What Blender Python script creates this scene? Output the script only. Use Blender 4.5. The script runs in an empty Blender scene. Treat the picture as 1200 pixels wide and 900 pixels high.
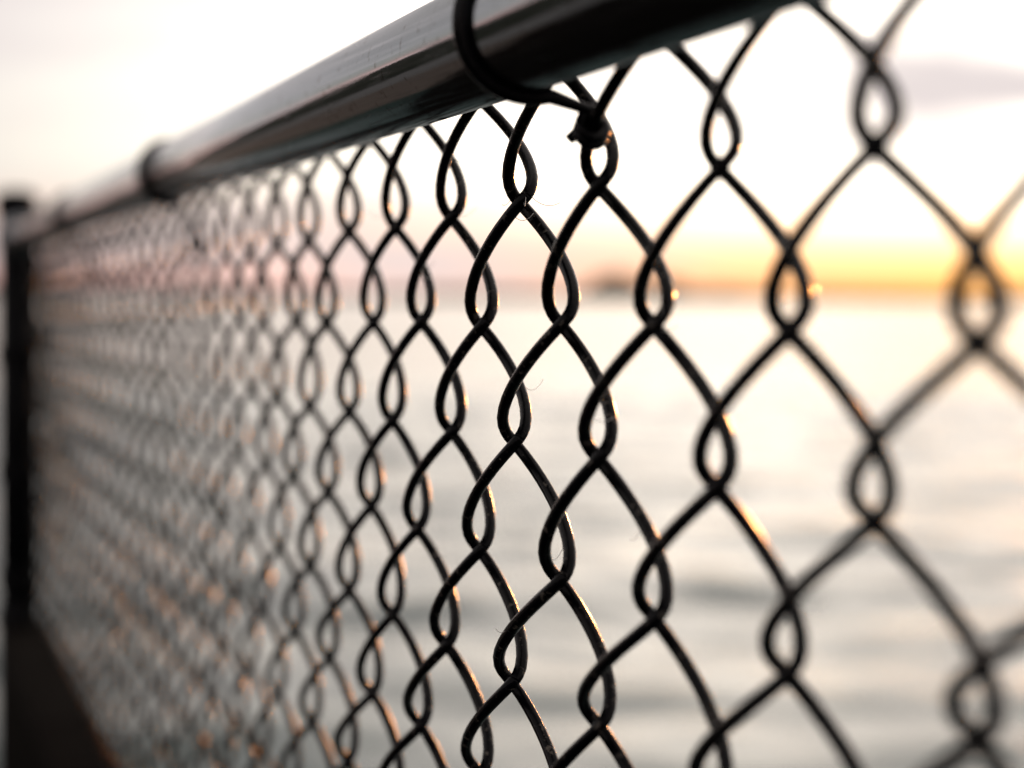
import bpy, bmesh, math, random
import numpy as np
from mathutils import Vector, Matrix
random.seed(7); rng = np.random.default_rng(7)
SC = bpy.context.scene
COL = SC.collection
MM = 0.001

# ------------------------------------------------------------------ camera
cam_d = bpy.data.cameras.new('camera')
cam = bpy.data.objects.new('camera', cam_d); COL.objects.link(cam)
ax = Vector((0.31538926, 0.94892209, 0.0087452)).normalized()
fw = Vector((-0.9478698, 0.31545485, -0.04506753)).normalized()
up = ax.cross(fw).normalized()
CAM = Vector((0.284126, -0.178515, 0.004279))
M = Matrix.Identity(4)
for i in range(3):
    M[i][0], M[i][1], M[i][2], M[i][3] = ax[i], up[i], -fw[i], CAM[i]
cam.matrix_world = M
cam_d.sensor_width = 36.0
cam_d.lens = 2224.88 / 1200 * 36.0
cam_d.clip_start = 0.01; cam_d.clip_end = 60000
cam_d.dof.use_dof = True
cam_d.dof.focus_distance = 0.557
cam_d.dof.aperture_fstop = 6.0
SC.camera = cam

# ------------------------------------------------------------------ sky, sun, exposure
SUN_AZ = math.radians(-54.8)      # clockwise from +y
SUN_EL = math.radians(2.2)
world = bpy.data.worlds.new('World'); SC.world = world; world.use_nodes = True
wn, wl = world.node_tree.nodes, world.node_tree.links
for n in list(wn): wn.remove(n)
w_out = wn.new('ShaderNodeOutputWorld'); w_bg = wn.new('ShaderNodeBackground')
sky = wn.new('ShaderNodeTexSky'); sky.sky_type = 'NISHITA'; sky.sun_disc = False
sky.sun_elevation = SUN_EL; sky.sun_rotation = SUN_AZ
sky.altitude = 0; sky.air_density = 1.0; sky.dust_density = 1.0; sky.ozone_density = 6.0
tc = wn.new('ShaderNodeTexCoord')
mp = wn.new('ShaderNodeMapping'); mp.inputs['Scale'].default_value = (1.6, 1.6, 10.0)
mp.inputs['Location'].default_value = (11.893, 5.758, 2.30)
no = wn.new('ShaderNodeTexNoise'); no.inputs['Scale'].default_value = 2.2; no.inputs['Detail'].default_value = 4.0
no.inputs['Roughness'].default_value = 0.45
rp = wn.new('ShaderNodeValToRGB')
rp.color_ramp.elements[0].position = 0.44; rp.color_ramp.elements[0].color = (0, 0, 0, 1)
rp.color_ramp.elements[1].position = 0.68; rp.color_ramp.elements[1].color = (1, 1, 1, 1)
mx = wn.new('ShaderNodeMix'); mx.data_type = 'RGBA'; mx.blend_type = 'MIX'
mx.inputs['B'].default_value = (1.34, 1.20, 1.17, 1)
wl.new(tc.outputs['Generated'], mp.inputs['Vector']); wl.new(mp.outputs['Vector'], no.inputs['Vector'])
wl.new(no.outputs['Fac'], rp.inputs['Fac']); wl.new(rp.outputs['Color'], mx.inputs['Factor'])
# thin high overcast that thins out towards the horizon, the same all round
sep = wn.new('ShaderNodeSeparateXYZ'); wl.new(tc.outputs['Generated'], sep.inputs['Vector'])
vr = wn.new('ShaderNodeMapRange'); vr.interpolation_type = 'SMOOTHSTEP'
vr.inputs['From Min'].default_value = 0.012; vr.inputs['From Max'].default_value = 0.085
vr.inputs['To Min'].default_value = 0.22; vr.inputs['To Max'].default_value = 0.84
wl.new(sep.outputs['Z'], vr.inputs['Value'])
veil = wn.new('ShaderNodeMix'); veil.data_type = 'RGBA'
# the thin cloud scatters forward: brighter round the sun, dimmer on the far side of the sky
dt = wn.new('ShaderNodeVectorMath'); dt.operation = 'DOT_PRODUCT'
dt.inputs[1].default_value = (math.sin(SUN_AZ) * math.cos(SUN_EL), math.cos(SUN_AZ) * math.cos(SUN_EL), math.sin(SUN_EL))
wl.new(tc.outputs['Generated'], dt.inputs[0])
def wmath(op, a, b):
    m = wn.new('ShaderNodeMath'); m.operation = op
    for i, v in enumerate((a, b)):
        if isinstance(v, (int, float)): m.inputs[i].default_value = v
        else: wl.new(v, m.inputs[i])
    return m.outputs[0]
fwd = wmath('ADD', wmath('MULTIPLY', wmath('POWER', wmath('MAXIMUM', dt.outputs['Value'], 0.0), 6.0), 0.35), 0.33)
aur = wmath('MULTIPLY', wmath('POWER', wmath('MAXIMUM', dt.outputs['Value'], 0.0), 18.0), 1.8)
fwd = wmath('ADD', fwd, aur)
vs = wn.new('ShaderNodeVectorMath'); vs.operation = 'SCALE'
vs.inputs[0].default_value = (3.25, 2.86, 2.38); wl.new(fwd, vs.inputs['Scale'])
wl.new(vs.outputs['Vector'], veil.inputs['B'])
# low bank of dusky haze along the horizon
hz = wn.new('ShaderNodeMapRange'); hz.interpolation_type = 'SMOOTHSTEP'
hz.inputs['From Min'].default_value = 0.0; hz.inputs['From Max'].default_value = 0.078
hz.inputs['To Min'].default_value = 0.96; hz.inputs['To Max'].default_value = 0.0
wl.new(sep.outputs['Z'], hz.inputs['Value'])
hm = wn.new('ShaderNodeMix'); hm.data_type = 'RGBA'; 
hc = wn.new('ShaderNodeMix'); hc.data_type = 'RGBA'       # the bank is dusky pink, orange towards the sun
hc.inputs['A'].default_value = (2.05, 1.25, 1.14, 1); hc.inputs['B'].default_value = (2.2, 0.98, 0.16, 1)
wl.new(wmath('POWER', wmath('MAXIMUM', dt.outputs['Value'], 0.0), 26.0), hc.inputs['Factor'])
wl.new(hc.outputs['Result'], hm.inputs['B'])
wl.new(hz.outputs['Result'], hm.inputs['Factor'])
wl.new(vr.outputs['Result'], veil.inputs['Factor']); wl.new(sky.outputs['Color'], veil.inputs['A'])
wl.new(veil.outputs['Result'], hm.inputs['A']); wl.new(hm.outputs['Result'], mx.inputs['A']); wl.new(mx.outputs['Result'], w_bg.inputs['Color'])
w_bg.inputs['Strength'].default_value = 0.10
wl.new(w_bg.outputs['Background'], w_out.inputs['Surface'])

sun_d = bpy.data.lights.new('sun', 'SUN'); sun_d.energy = 0.12; sun_d.angle = math.radians(0.5)
sun_d.color = (1.0, 0.36, 0.09)
sun = bpy.data.objects.new('sun', sun_d); COL.objects.link(sun)
sd = Vector((math.sin(SUN_AZ) * math.cos(SUN_EL), math.cos(SUN_AZ) * math.cos(SUN_EL), math.sin(SUN_EL)))
sun.rotation_euler = sd.to_track_quat('Z', 'Y').to_euler()

SC.view_settings.view_transform = 'Standard'
SC.view_settings.look = 'None'
SC.view_settings.exposure = 2.65
SC.view_settings.gamma = 1.0
SC.cycles.use_denoising = True
SC.cycles.max_bounces = 6
SC.cycles.sample_clamp_indirect = 10
SC.cycles.sample_clamp_direct = 40

# ------------------------------------------------------------------ materials
def mat(name, color, rough, spec=0.5, noise=None, bump=None, ior=1.5):
    m = bpy.data.materials.new(name); m.use_nodes = True
    nt = m.node_tree; b = nt.nodes['Principled BSDF']
    b.inputs['Base Color'].default_value = (*color, 1); b.inputs['Roughness'].default_value = rough
    b.inputs['Specular IOR Level'].default_value = spec; b.inputs['IOR'].default_value = ior
    geo = nt.nodes.new('ShaderNodeNewGeometry')
    if noise:   # (scale, second colour, low, high)
        t = nt.nodes.new('ShaderNodeTexNoise'); t.inputs['Scale'].default_value = noise[0]; t.inputs['Detail'].default_value = 6
        r = nt.nodes.new('ShaderNodeValToRGB')
        r.color_ramp.elements[0].position = noise[2]; r.color_ramp.elements[0].color = (*color, 1)
        r.color_ramp.elements[1].position = noise[3]; r.color_ramp.elements[1].color = (*noise[1], 1)
        nt.links.new(geo.outputs['Position'], t.inputs['Vector']); nt.links.new(t.outputs['Fac'], r.inputs['Fac'])
        nt.links.new(r.outputs['Color'], b.inputs['Base Color'])
    if bump:    # (scale, strength, distance)
        t = nt.nodes.new('ShaderNodeTexNoise'); t.inputs['Scale'].default_value = bump[0]; t.inputs['Detail'].default_value = 4
        bp = nt.nodes.new('ShaderNodeBump'); bp.inputs['Strength'].default_value = bump[1]; bp.inputs['Distance'].default_value = bump[2]
        nt.links.new(geo.outputs['Position'], t.inputs['Vector']); nt.links.new(t.outputs['Fac'], bp.inputs['Height'])
        nt.links.new(bp.outputs['Normal'], b.inputs['Normal'])
    return m

M_WIRE = mat('black_vinyl', (0.002, 0.002, 0.003), 0.19, 0.5, noise=(330, (0.085, 0.075, 0.065), 0.61, 0.70), bump=(900, 0.25, 0.0004), ior=1.2)
M_RAIL = mat('black_rail_coating', (0.37, 0.40, 0.43), 0.12, 0.5, noise=(240, (0.18, 0.175, 0.17), 0.60, 0.72), bump=(500, 0.05, 0.0003))
nt = M_RAIL.node_tree; b = nt.nodes['Principled BSDF']; b.inputs['Metallic'].default_value = 1.0
geo = nt.nodes.new('ShaderNodeNewGeometry'); mpp = nt.nodes.new('ShaderNodeMapping'); mpp.inputs['Scale'].default_value = (25, 900, 900)
t = nt.nodes.new('ShaderNodeTexNoise'); t.inputs['Scale'].default_value = 1.0; t.inputs['Detail'].default_value = 5
r = nt.nodes.new('ShaderNodeMapRange'); r.inputs['From Min'].default_value = 0.45; r.inputs['From Max'].default_value = 0.75
r.inputs['To Min'].default_value = 0.09; r.inputs['To Max'].default_value = 0.30
nt.links.new(geo.outputs['Position'], mpp.inputs['Vector']); nt.links.new(mpp.outputs['Vector'], t.inputs['Vector'])
nt.links.new(t.outputs['Fac'], r.inputs['Value']); nt.links.new(r.outputs['Result'], b.inputs['Roughness'])
M_TIE = mat('black_tie_coating', (0.002, 0.002, 0.003), 0.25, 0.5, bump=(700, 0.2, 0.0003), ior=1.25)
M_POST = mat('black_post_coating', (0.002, 0.002, 0.003), 0.6, 0.5, bump=(300, 0.1, 0.0005), ior=1.2)
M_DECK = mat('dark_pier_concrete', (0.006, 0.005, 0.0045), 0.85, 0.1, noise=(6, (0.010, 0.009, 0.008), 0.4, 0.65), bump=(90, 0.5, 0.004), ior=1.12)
M_PATH = mat('grey_path_paving', (0.16, 0.155, 0.15), 0.85, 0.3, noise=(5, (0.12, 0.115, 0.11), 0.4, 0.65), bump=(60, 0.4, 0.004))
M_LAND = mat('dark_turf', (0.012, 0.016, 0.010), 0.95, 0.1, noise=(0.6, (0.022, 0.026, 0.015), 0.35, 0.65), bump=(25, 0.8, 0.03))
M_HILL = mat('distant_wooded_hill', (0.045, 0.045, 0.035), 0.95, 0.1, noise=(0.01, (0.07, 0.062, 0.045), 0.4, 0.6))
M_WEB = mat('cobweb_silk', (0.8, 0.78, 0.74), 0.35, 0.5)

# water: dark body, clear glossy surface, procedural ripples on top of the real swell
M_SEA = mat('sea_water', (0.055, 0.092, 0.086), 0.15, 0.5)
nt = M_SEA.node_tree; b = nt.nodes['Principled BSDF']; b.inputs['IOR'].default_value = 1.333
geo = nt.nodes.new('ShaderNodeNewGeometry')
def sea_noise(scale, detail, sx, sy):
    mpp = nt.nodes.new('ShaderNodeMapping'); mpp.inputs['Scale'].default_value = (sx, sy, 1)
    mpp.inputs['Rotation'].default_value = (0, 0, math.radians(25))
    t = nt.nodes.new('ShaderNodeTexNoise'); t.inputs['Scale'].default_value = scale; t.inputs['Detail'].default_value = detail
    nt.links.new(geo.outputs['Position'], mpp.inputs['Vector']); nt.links.new(mpp.outputs['Vector'], t.inputs['Vector'])
    return t
n1 = sea_noise(1.6, 3, 1.0, 0.6); n2 = sea_noise(0.35, 3, 1.0, 0.5)
b1 = nt.nodes.new('ShaderNodeBump'); b1.inputs['Strength'].default_value = 0.16; b1.inputs['Distance'].default_value = 0.08
b2 = nt.nodes.new('ShaderNodeBump'); b2.inputs['Strength'].default_value = 0.22; b2.inputs['Distance'].default_value = 0.35
nt.links.new(n1.outputs['Fac'], b1.inputs['Height']); nt.links.new(n2.outputs['Fac'], b2.inputs['Height'])
nt.links.new(b2.outputs['Normal'], b1.inputs['Normal']); nt.links.new(b1.outputs['Normal'], b.inputs['Normal'])

# ------------------------------------------------------------------ helpers
def link(name, me, m, parent=None, smooth=True):
    o = bpy.data.objects.new(name, me); COL.objects.link(o)
    if m: me.materials.append(m)
    if parent: o.parent = parent
    if smooth and len(me.polygons):
        me.polygons.foreach_set('use_smooth', [True] * len(me.polygons))
    return o

def mesh(verts, faces, name):
    me = bpy.data.meshes.new(name)
    me.from_pydata([tuple(v) for v in verts], [], [tuple(f) for f in faces]); me.update()
    return me

def tube(P, rad, sides=10, cap=True):
    """Tube along the points P (n,3) with radius rad (number or n numbers); returns verts, faces."""
    P = np.asarray(P, float); n = len(P); rad = np.broadcast_to(np.asarray(rad, float), (n,))
    T = np.gradient(P, axis=0); T /= np.linalg.norm(T, axis=1)[:, None]
    u = np.cross(T[0], [0.3, 0.2, 0.93]); u /= np.linalg.norm(u)
    an = np.linspace(0, 2 * np.pi, sides, endpoint=False); ca, sa = np.cos(an), np.sin(an)
    V = np.empty((n, sides, 3))
    for i in range(n):
        u = u - T[i] * (u @ T[i]); u /= np.linalg.norm(u); w = np.cross(T[i], u)
        V[i] = P[i] + rad[i] * (ca[:, None] * u + sa[:, None] * w)
    i = np.arange(n - 1)[:, None] * sides; j = np.arange(sides)[None]; k = (j + 1) % sides
    F = np.stack([i + j, i + k, i + sides + k, i + sides + j], -1).reshape(-1, 4).tolist()
    if cap:
        F.append(list(range(sides))[::-1]); F.append([(n - 1) * sides + s for s in range(sides)])
    return V.reshape(-1, 3), F

def lathe(prof, sides=24, axis='z'):
    """Surface of revolution of (radius, height) pairs."""
    an = np.linspace(0, 2 * np.pi, sides, endpoint=False); V = []; F = []
    for r, h in prof:
        for a in an:
            c, s = r * math.cos(a), r * math.sin(a)
            V.append((c, s, h) if axis == 'z' else (h, c, s))
    for i in range(len(prof) - 1):
        for j in range(sides):
            k = (j + 1) % sides
            F.append((i * sides + j, i * sides + k, (i + 1) * sides + k, (i + 1) * sides + j))
    F.append(tuple(range(sides))[::-1]); F.append(tuple((len(prof) - 1) * sides + j for j in range(sides)))
    return V, F

def box(x0, x1, y0, y1, z0, z1):
    V = [(x, y, z) for z in (z0, z1) for y in (y0, y1) for x in (x0, x1)]
    return V, [(0, 2, 3, 1), (4, 5, 7, 6), (0, 1, 5, 4), (2, 6, 7, 3), (0, 4, 6, 2), (1, 3, 7, 5)]

def join(parts):
    V, F, o = [], [], 0
    for v, f in parts:
        V.extend(map(tuple, v)); F.extend([tuple(i + o for i in q) for q in f]); o += len(v)
    return V, F

def structure(o):
    o['kind'] = 'structure'; return o

# ------------------------------------------------------------------ setting
WATER_Z, DECK_Z, WALL_Z = -3.2, -1.205, -0.398
POST_X, POST2_X, RAIL_Y, RAIL_Z = -2.085, 0.988, -0.02225, 0.0735

def graded(lo, hi, fine, start, end, grow):
    a = list(np.arange(lo, hi, fine)); s = fine; x = a[0]; L = []
    while x > start: s *= grow; x -= s; L.append(x)
    s = fine; x = a[-1]; Rr = []
    while x < end: s *= grow; x += s; Rr.append(x)
    return np.array(L[::-1] + a + Rr)
gx = graded(-60, 6, 0.16, -30000, 30000, 1.13)
gy = graded(0.2, 32, 0.16, -6, 30000, 1.13)
X, Y = np.meshgrid(gx, gy)
sp = np.maximum(np.abs(np.gradient(gx))[None, :], np.abs(np.gradient(gy))[:, None])
Zs = np.zeros_like(X)
for i in range(46):
    lam = 0.7 * (9.0 / 0.7) ** rng.random(); th = math.radians(-75 + rng.normal(0, 50))
    k = 2 * np.pi / lam; amp = 0.0030 * lam ** 0.9
    fade = np.clip((lam / sp - 3) / 3, 0, 1)
    ph = k * (X * math.sin(th) + Y * math.cos(th)) + rng.random() * 6.283
    Zs += amp * fade * np.sin(ph)
V = np.stack([X, Y, WATER_Z + Zs], -1).reshape(-1, 3)
ny, nx = X.shape
ii = (np.arange(ny - 1)[:, None] * nx + np.arange(nx - 1)[None]).reshape(-1)
F = np.stack([ii, ii + 1, ii + nx + 1, ii + nx], -1)
me = bpy.data.meshes.new('sea')
me.vertices.add(len(V)); me.vertices.foreach_set('co', V.reshape(-1))
me.loops.add(F.size); me.loops.foreach_set('vertex_index', F.reshape(-1))
me.polygons.add(len(F)); me.polygons.foreach_set('loop_start', np.arange(0, F.size, 4))
me.update(calc_edges=True); me.validate()
structure(link('sea', me, M_SEA))

# pier deck the fence stands on
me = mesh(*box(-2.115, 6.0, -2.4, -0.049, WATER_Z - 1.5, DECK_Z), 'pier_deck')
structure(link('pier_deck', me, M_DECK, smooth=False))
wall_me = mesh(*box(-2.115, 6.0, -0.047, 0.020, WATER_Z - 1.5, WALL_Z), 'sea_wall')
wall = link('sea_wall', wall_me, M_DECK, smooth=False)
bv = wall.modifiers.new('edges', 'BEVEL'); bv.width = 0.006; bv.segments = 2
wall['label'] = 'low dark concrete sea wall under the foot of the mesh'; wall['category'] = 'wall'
# land behind the camera: paved path, turf and a low wooded bank (seen mirrored in the rail)
me = mesh(*box(-400, 400, -3.8, -2.402, WATER_Z - 1.5, DECK_Z - 0.02), 'path')
structure(link('path', me, M_PATH, smooth=False))
gxx = np.linspace(-400, 400, 120); gyy = np.array([-3.802, -9, -14, -20, -30, -45, -70, -120, -400])
hh = np.array([DECK_Z - 0.02, -1.15, -1.05, -0.9, -0.7, -0.5, 0.0, 0.8, 3])
Xl, Yl = np.meshgrid(gxx, gyy); Zl = hh[:, None] + rng.normal(0, 1, Xl.shape) * np.linspace(0, 0.5, len(gyy))[:, None]
n = len(gxx)
me = mesh(np.stack([Xl, Yl, Zl], -1).reshape(-1, 3),
          [(i * n + j, (i + 1) * n + j, (i + 1) * n + j + 1, i * n + j + 1) for i in range(len(gyy) - 1) for j in range(n - 1)], 'ground')
structure(link('ground', me, M_LAND))

# low far shore across the water
def az_of(px): return math.atan2(*(fw + ax * ((px - 600) / 2224.88)).xy)
def ridge(name, R, a0, a1, hfun, depth):
    N = 260; V = []; F = []
    for i in range(N + 1):
        a = a0 + (a1 - a0) * i / N; h = hfun(a)
        for dr, dz in ((0, -1), (depth * .15, h * .55), (depth * .4, h), (depth, h * .7), (depth * 1.4, -1)):
            V.append((math.sin(a) * (R + dr), math.cos(a) * (R + dr), WATER_Z + dz))
    for i in range(N):
        for j in range(4):
            F.append((i * 5 + j, i * 5 + j + 1, (i + 1) * 5 + j + 1, (i + 1) * 5 + j))
    return structure(link(name, mesh(V, F, name), M_HILL))
rr_ = rng.random(400)
def wob(a, s): 
    x = a * s; i = math.floor(x); f = x - i; f = f * f * (3 - 2 * f)
    return rr_[i % 400] * (1 - f) + rr_[(i + 1) % 400] * f
def bump_(a, px, w): return math.exp(-((a - az_of(px)) / w) ** 2)
ridge('far_shore', 5200, math.radians(-110), math.radians(-10),
      lambda a: 18 + 18 * wob(a, 30) + 5 * wob(a, 140), 900)
ridge('hills', 4300, az_of(655), az_of(905),
      lambda a: 2 + 62 * max(bump_(a, 720, .020), .75 * bump_(a, 775, .022), .5 * bump_(a, 845, .026)) * (.85 + .3 * wob(a, 300)), 500)

# ------------------------------------------------------------------ fence
fence = bpy.data.objects.new('chain_link_fence', None); COL.objects.link(fence)
fence.location = (0, 0, WALL_Z); fence.empty_display_size = 0.2
fence['label'] = 'black vinyl coated chain link fence with round top rail above the water'
fence['category'] = 'fence'
UP = np.array([0, 0, -WALL_Z])    # children are given in world coordinates and lifted into the empty's frame

def part(name, V, F, m, parent=fence, smooth=True):
    V = np.asarray(V, float) + (UP if parent is fence else 0)
    return link(name, mesh(V, F, name), m, parent, smooth)

S, Q, SLOPE = 35.5, 71.0, 0.01337    # mm between knot columns, between knots in a column, droop of the mesh rows
OVER, HALF, WR, NEXP, DZ = 10.0, 6.0, 1.8, 2.0, 1.5
MEAS = {(0, 0): (0.2, -1.4), (0, 1): (0.8, 1.2), (1, -0.5): (0, -0.2), (1, 0.5): (0.5, -0.5), (2, 0): (1.4, -0.1), (2, 1): (0.3, -0.7),
        (3, -0.5): (0.9, 0.6), (3, 0.5): (0.4, -0.2), (4, 0): (-2.1, 0.6), (4, 1): (0.2, 0), (5, -0.5): (-5.0, 1.3), (5, 0.5): (-4.0, 0.9),
        (5, 1.5): (-3.0, 1.1), (6, 0): (1.5, 0.5), (6, 1): (0.7, -0.2), (7, -0.5): (1.1, 0.6), (7, 0.5): (-0.9, 0.5), (7, 1.5): (-1.3, -0.2),
        (8, 0): (2.5, -0.6), (8, 1): (-0.9, -0.2), (9, -0.5): (3.0, -0.6), (9, 0.5): (0.4, -0.4), (9, 1.5): (1.2, -0.3), (10, 0): (1.4, 0.6),
        (10, 1): (-1.2, -1.2), (10, 2): (-0.7, 0.3), (11, -0.5): (2.7, -0.7), (11, 0.5): (-0.5, -0.3), (11, 1.5): (1.1, -0.8), (12, 0): (2.5, 0.3),
        (12, 1): (1.0, 0.5), (12, 2): (1.3, -1.5)}
knot_off, WPTS = {}, {}
def knot(k, r):
    """World position in mm (x, y, z) of the knot in column k (0, 1, 2... leftwards), row r."""
    if (k, r) not in knot_off:
        dx, dz = MEAS.get((k, r), (random.gauss(0, 1.3), random.gauss(0, .9)))
        knot_off[(k, r)] = (dx, random.gauss(0, .5), dz)
    dx, dy, dz = knot_off[(k, r)]
    return np.array([-k * S + dx, dy, -r * Q - k * S * SLOPE + dz + DZ])

R_TOP, R_BOT = -1.5, 6.5
def leg_profile(n):
    ph = np.linspace(0, np.pi, 400); e = 2 / NEXP
    x = np.sign(np.cos(ph)) * np.abs(np.cos(ph)) ** e; y = np.abs(np.sin(ph)) ** e
    A = S / 2 + OVER / 2
    dl = np.hypot(np.diff(x) * A, np.diff(y) * HALF); s = np.r_[0, np.cumsum(dl)] / dl.sum()
    # more samples near the bends, where the wire turns
    t = np.linspace(0, 1, n); t = t - 0.09 * np.sin(4 * np.pi * t) / 1.0
    t = np.clip(t, 0, 1)
    # the wire drops faster round its bends than along its legs
    zf = 0.55 * s + 0.45 * ph / np.pi
    return t, np.interp(t, zf, x), np.interp(t, zf, y)
PROFS = {n: leg_profile(n) for n in (13, 19, 25)}
A_HALF = S / 2 + OVER / 2
def wire(k):
    """One zigzag wire hooked into knot columns k (its right bends) and k+1 (its left bends)."""
    near = -2 <= k <= 16
    t, px, py = PROFS[25 if near else 13]
    tips = []
    r = R_TOP
    while r <= R_BOT + 1e-6:
        half = abs(r % 1 - .5) < .1
        col = k if ((k % 2 == 1) == half) else k + 1
        tips.append((col, r)); r += .5
    P = []
    tw = random.gauss(0, .02)
    for (c0, r0), (c1, r1) in zip(tips[:-1], tips[1:]):
        K0, K1 = knot(c0, r0), knot(c1, r1)
        left = c1 > c0                       # heading left on the camera side, right on the water side
        mid = (K0[0] + K1[0]) / 2
        half = abs(K1[0] - K0[0]) / 2 + OVER / 2
        x = mid + (half if left else -half) * px
        y = (-1 if left else 1) * HALF * py + K0[1] * (1 - t) + K1[1] * t
        z = K0[2] * (1 - t) + K1[2] * t
        seg = np.stack([x, y, z], 1)
        P.append(seg if not P else seg[1:])
    P = np.concatenate(P)
    P = P[(P[:, 2] < 84 + random.uniform(-2, 2)) & (P[:, 2] > -386 + random.uniform(-3, 3))]        # the mesh ends behind the rail
    # knuckled ends: the last few millimetres turn over into a hook
    def hook(p, q, sgn):
        d = (p - q) / np.linalg.norm(p - q); out = np.array([0, sgn, 0.0]); pts = []
        for a in np.linspace(0.35, 2.6, 6): pts.append(p + d * 5 * math.sin(a) + out * 5 * (1 - math.cos(a)))
        return np.array(pts)
    top = hook(P[0], P[2], 1)[::-1]
    bot = hook(P[-1], P[-3], 1)
    P = np.concatenate([top, P, bot])
    WPTS[k] = P.copy()
    V, F = tube(P * MM, WR * MM * (1 + .03 * np.sin(P[:, 2] / 17 + k)), 12 if near else 7)
    return part('wire', V, F, M_WIRE)
K_LAST = int((-POST_X * 1000 - 24) / S)
for k in range(-26, K_LAST):
    wire(k)

# top rail, level, in front of the mesh
RR = 0.0165
V, F = lathe([(RR, POST_X + 0.020), (RR, POST2_X - 0.020)], 72, 'x')
V = np.asarray(V) + np.array([0, RAIL_Y, RAIL_Z])
part('top_rail', V, F, M_RAIL)

# terminal posts with domed caps, bands and rail end cups
def post(x, dirn):
    r = 0.0235
    top = 0.122
    V, F = lathe([(r, WALL_Z), (r, top - 0.004)], 32)
    p = part('post', np.asarray(V) + [x, RAIL_Y, 0], F, M_POST)
    prof = [(r + .0025, top - .022), (r + .0035, top - .020), (r + .0035, top - .002)] + \
           [((r + .0035) * math.cos(a), top - .002 + .011 * math.sin(a)) for a in np.linspace(.15, 1.5, 7)]
    V, F = lathe(prof, 32); V = np.asarray(V) + [x, RAIL_Y, 0] + UP
    link('post_cap', mesh(V, F, 'post_cap'), M_POST, p)
    # flange at the foot
    V, F = lathe([(.0295, WALL_Z + .0005), (.0295, WALL_Z + .008), (r + .004, WALL_Z + .010), (r + .001, WALL_Z + .03)], 32)
    link('base_flange', mesh(np.asarray(V) + [x, RAIL_Y, 0] + UP, F, 'base_flange'), M_POST, p)
    for zb in (RAIL_Z, -.07, -.21, -.34):
        V, F = lathe([(r + .0005, zb - .011), (r + .003, zb - .010), (r + .003, zb + .010), (r + .0005, zb + .011)], 32)
        tab = box(dirn * (r - .001), dirn * (r + .014), .012, .017, zb - .0105, zb + .0105) if dirn > 0 else \
              box(-(r + .014), -(r - .001), .012, .017, zb - .0105, zb + .0105)
        bolt = tube([(dirn * (r + .008), .006, zb), (dirn * (r + .008), .024, zb)], .0045, 8)
        V, F = join([(V, F), tab, bolt])
        link('band', mesh(np.asarray(V) + [x, RAIL_Y, 0] + UP, F, 'band'), M_POST, p, smooth=False)
    # cup that takes the end of the rail
    V, F = lathe([(RR + .0008, dirn * (r + .001)), (RR + .004, dirn * (r + .002)), (RR + .004, dirn * (r + .038)), (RR + .0008, dirn * (r + .040))], 32, 'x')
    part('rail_end_cup', np.asarray(V) + [x, RAIL_Y, RAIL_Z], F, M_RAIL)
    # flat tension bar woven through the edge of the mesh
    xb = x + dirn * (r + .012)
    V, F = box(xb - .008, xb + .008, -.0024, .0024, WALL_Z + .012, .085)
    part('tension_bar', V, F, M_POST, smooth=False)
post(POST_X, 1); post(POST2_X, -1)

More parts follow.
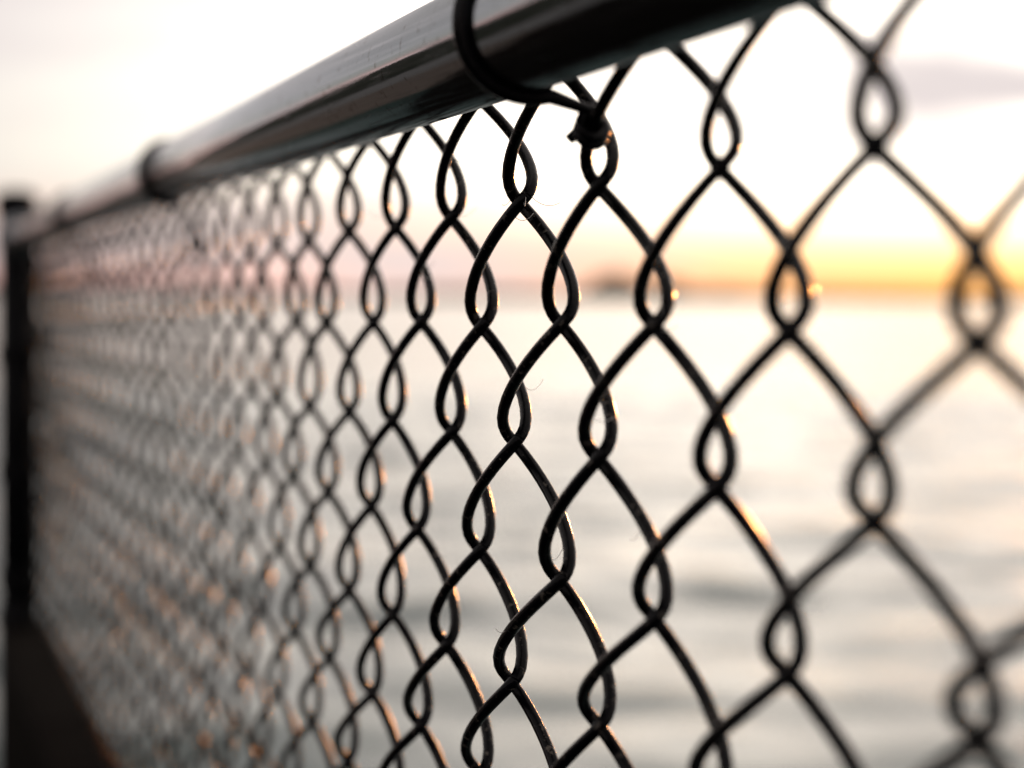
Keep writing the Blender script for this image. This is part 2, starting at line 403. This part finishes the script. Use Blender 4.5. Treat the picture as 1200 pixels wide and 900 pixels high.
# wire ties: a loop over the rail whose tail is wound tightly round one wire of the mesh
def tie(x, k, row, lift, wr=2.1):
    """x in mm: where the loop crosses the rail; the tail winds round wire k, `lift` mm above the knot of that row."""
    c = np.array([x, RAIL_Y * 1000, RAIL_Z * 1000]); R = 16.5 + wr
    W = WPTS[k]; zt = knot(k + 1, row)[2] + lift
    front = np.where(W[:, 1] < -1)[0]
    i = front[np.argmin(np.abs(W[front, 2] - zt))]
    w = W[i]; d = W[i + 1] - W[i - 1]; d /= np.linalg.norm(d)
    P, Rd = [], []
    for th in np.linspace(15, 285, 48):          # from the water side, over the top, down the camera side
        a = math.radians(th)
        P.append(c + np.array([1.5 * math.sin(a * 1.3), R * math.cos(a), R * math.sin(a)])); Rd.append(wr)
    tail0 = P[-1]
    u = np.cross(d, [0, 0, 1.0]); u /= np.linalg.norm(u); v = np.cross(d, u)
    cr = WR + 1.55
    # direction round the wire at which the tail arrives
    a0 = math.atan2((tail0 - w) @ v, (tail0 - w) @ u) + 1.25
    coil = []
    for th in np.linspace(0, 2 * math.pi * 2.15, 56):
        coil.append(w + cr * (math.cos(a0 - th) * u + math.sin(a0 - th) * v) + d * (-2.2 + 3.1 * th / (2 * math.pi)))
    for q in np.linspace(.12, .96, 9):
        P.append(tail0 * (1 - q) + coil[0] * q); Rd.append(wr - (wr - 1.55) * min(1, q * 1.6))
    P += coil; Rd += [1.55] * len(coil)
    t = coil[-1] - coil[-2]; t /= np.linalg.norm(t)
    for q in (1, 2, 3): P.append(coil[-1] + t * q * 1.1 + d * .3 * q); Rd.append(1.5)
    V, F = tube(np.array(P) * MM, np.array(Rd) * MM, 14)
    return part('wire_tie', V, F, M_TIE)
tie(-172.0, 4, -0.5, 11.5)
for x, kk in ((-800.0, 22), (-1380.0, 38)):
    tie(x, kk, -0.5, 11, 1.45)

# torn cobweb threads caught on the wires
rnd = random.Random(3)
web_at = np.array([-0.2, 0, -0.1])
web = bpy.data.objects.new('cobweb', None); COL.objects.link(web); web.location = web_at; web.empty_display_size = .05
for k in range(-1, 12):
    for _ in range(7 if k < 9 else 3):
        W = WPTS[k]; p = W[rnd.randrange(12, len(W) - 12)]
        if not (-190 < p[2] < 60): continue
        L = rnd.uniform(3, 11); dr = Vector((rnd.gauss(0, 1), rnd.gauss(0, .8), rnd.gauss(0, .6))).normalized()
        sag = rnd.uniform(.1, .35) * L
        pts = [p + np.array(dr) * (L * q + 1.6) + np.array([0, 0, -sag * 4 * q * (1 - q)]) for q in np.linspace(0, 1, 7)]
        V, F = tube((np.array(pts)) * MM, 0.09 * MM, 4)
        link('thread', mesh(np.asarray(V) - web_at, F, 'thread'), M_WEB, web)
web['label'] = 'torn pale cobweb threads clinging to the nearest wires'; web['category'] = 'cobweb'
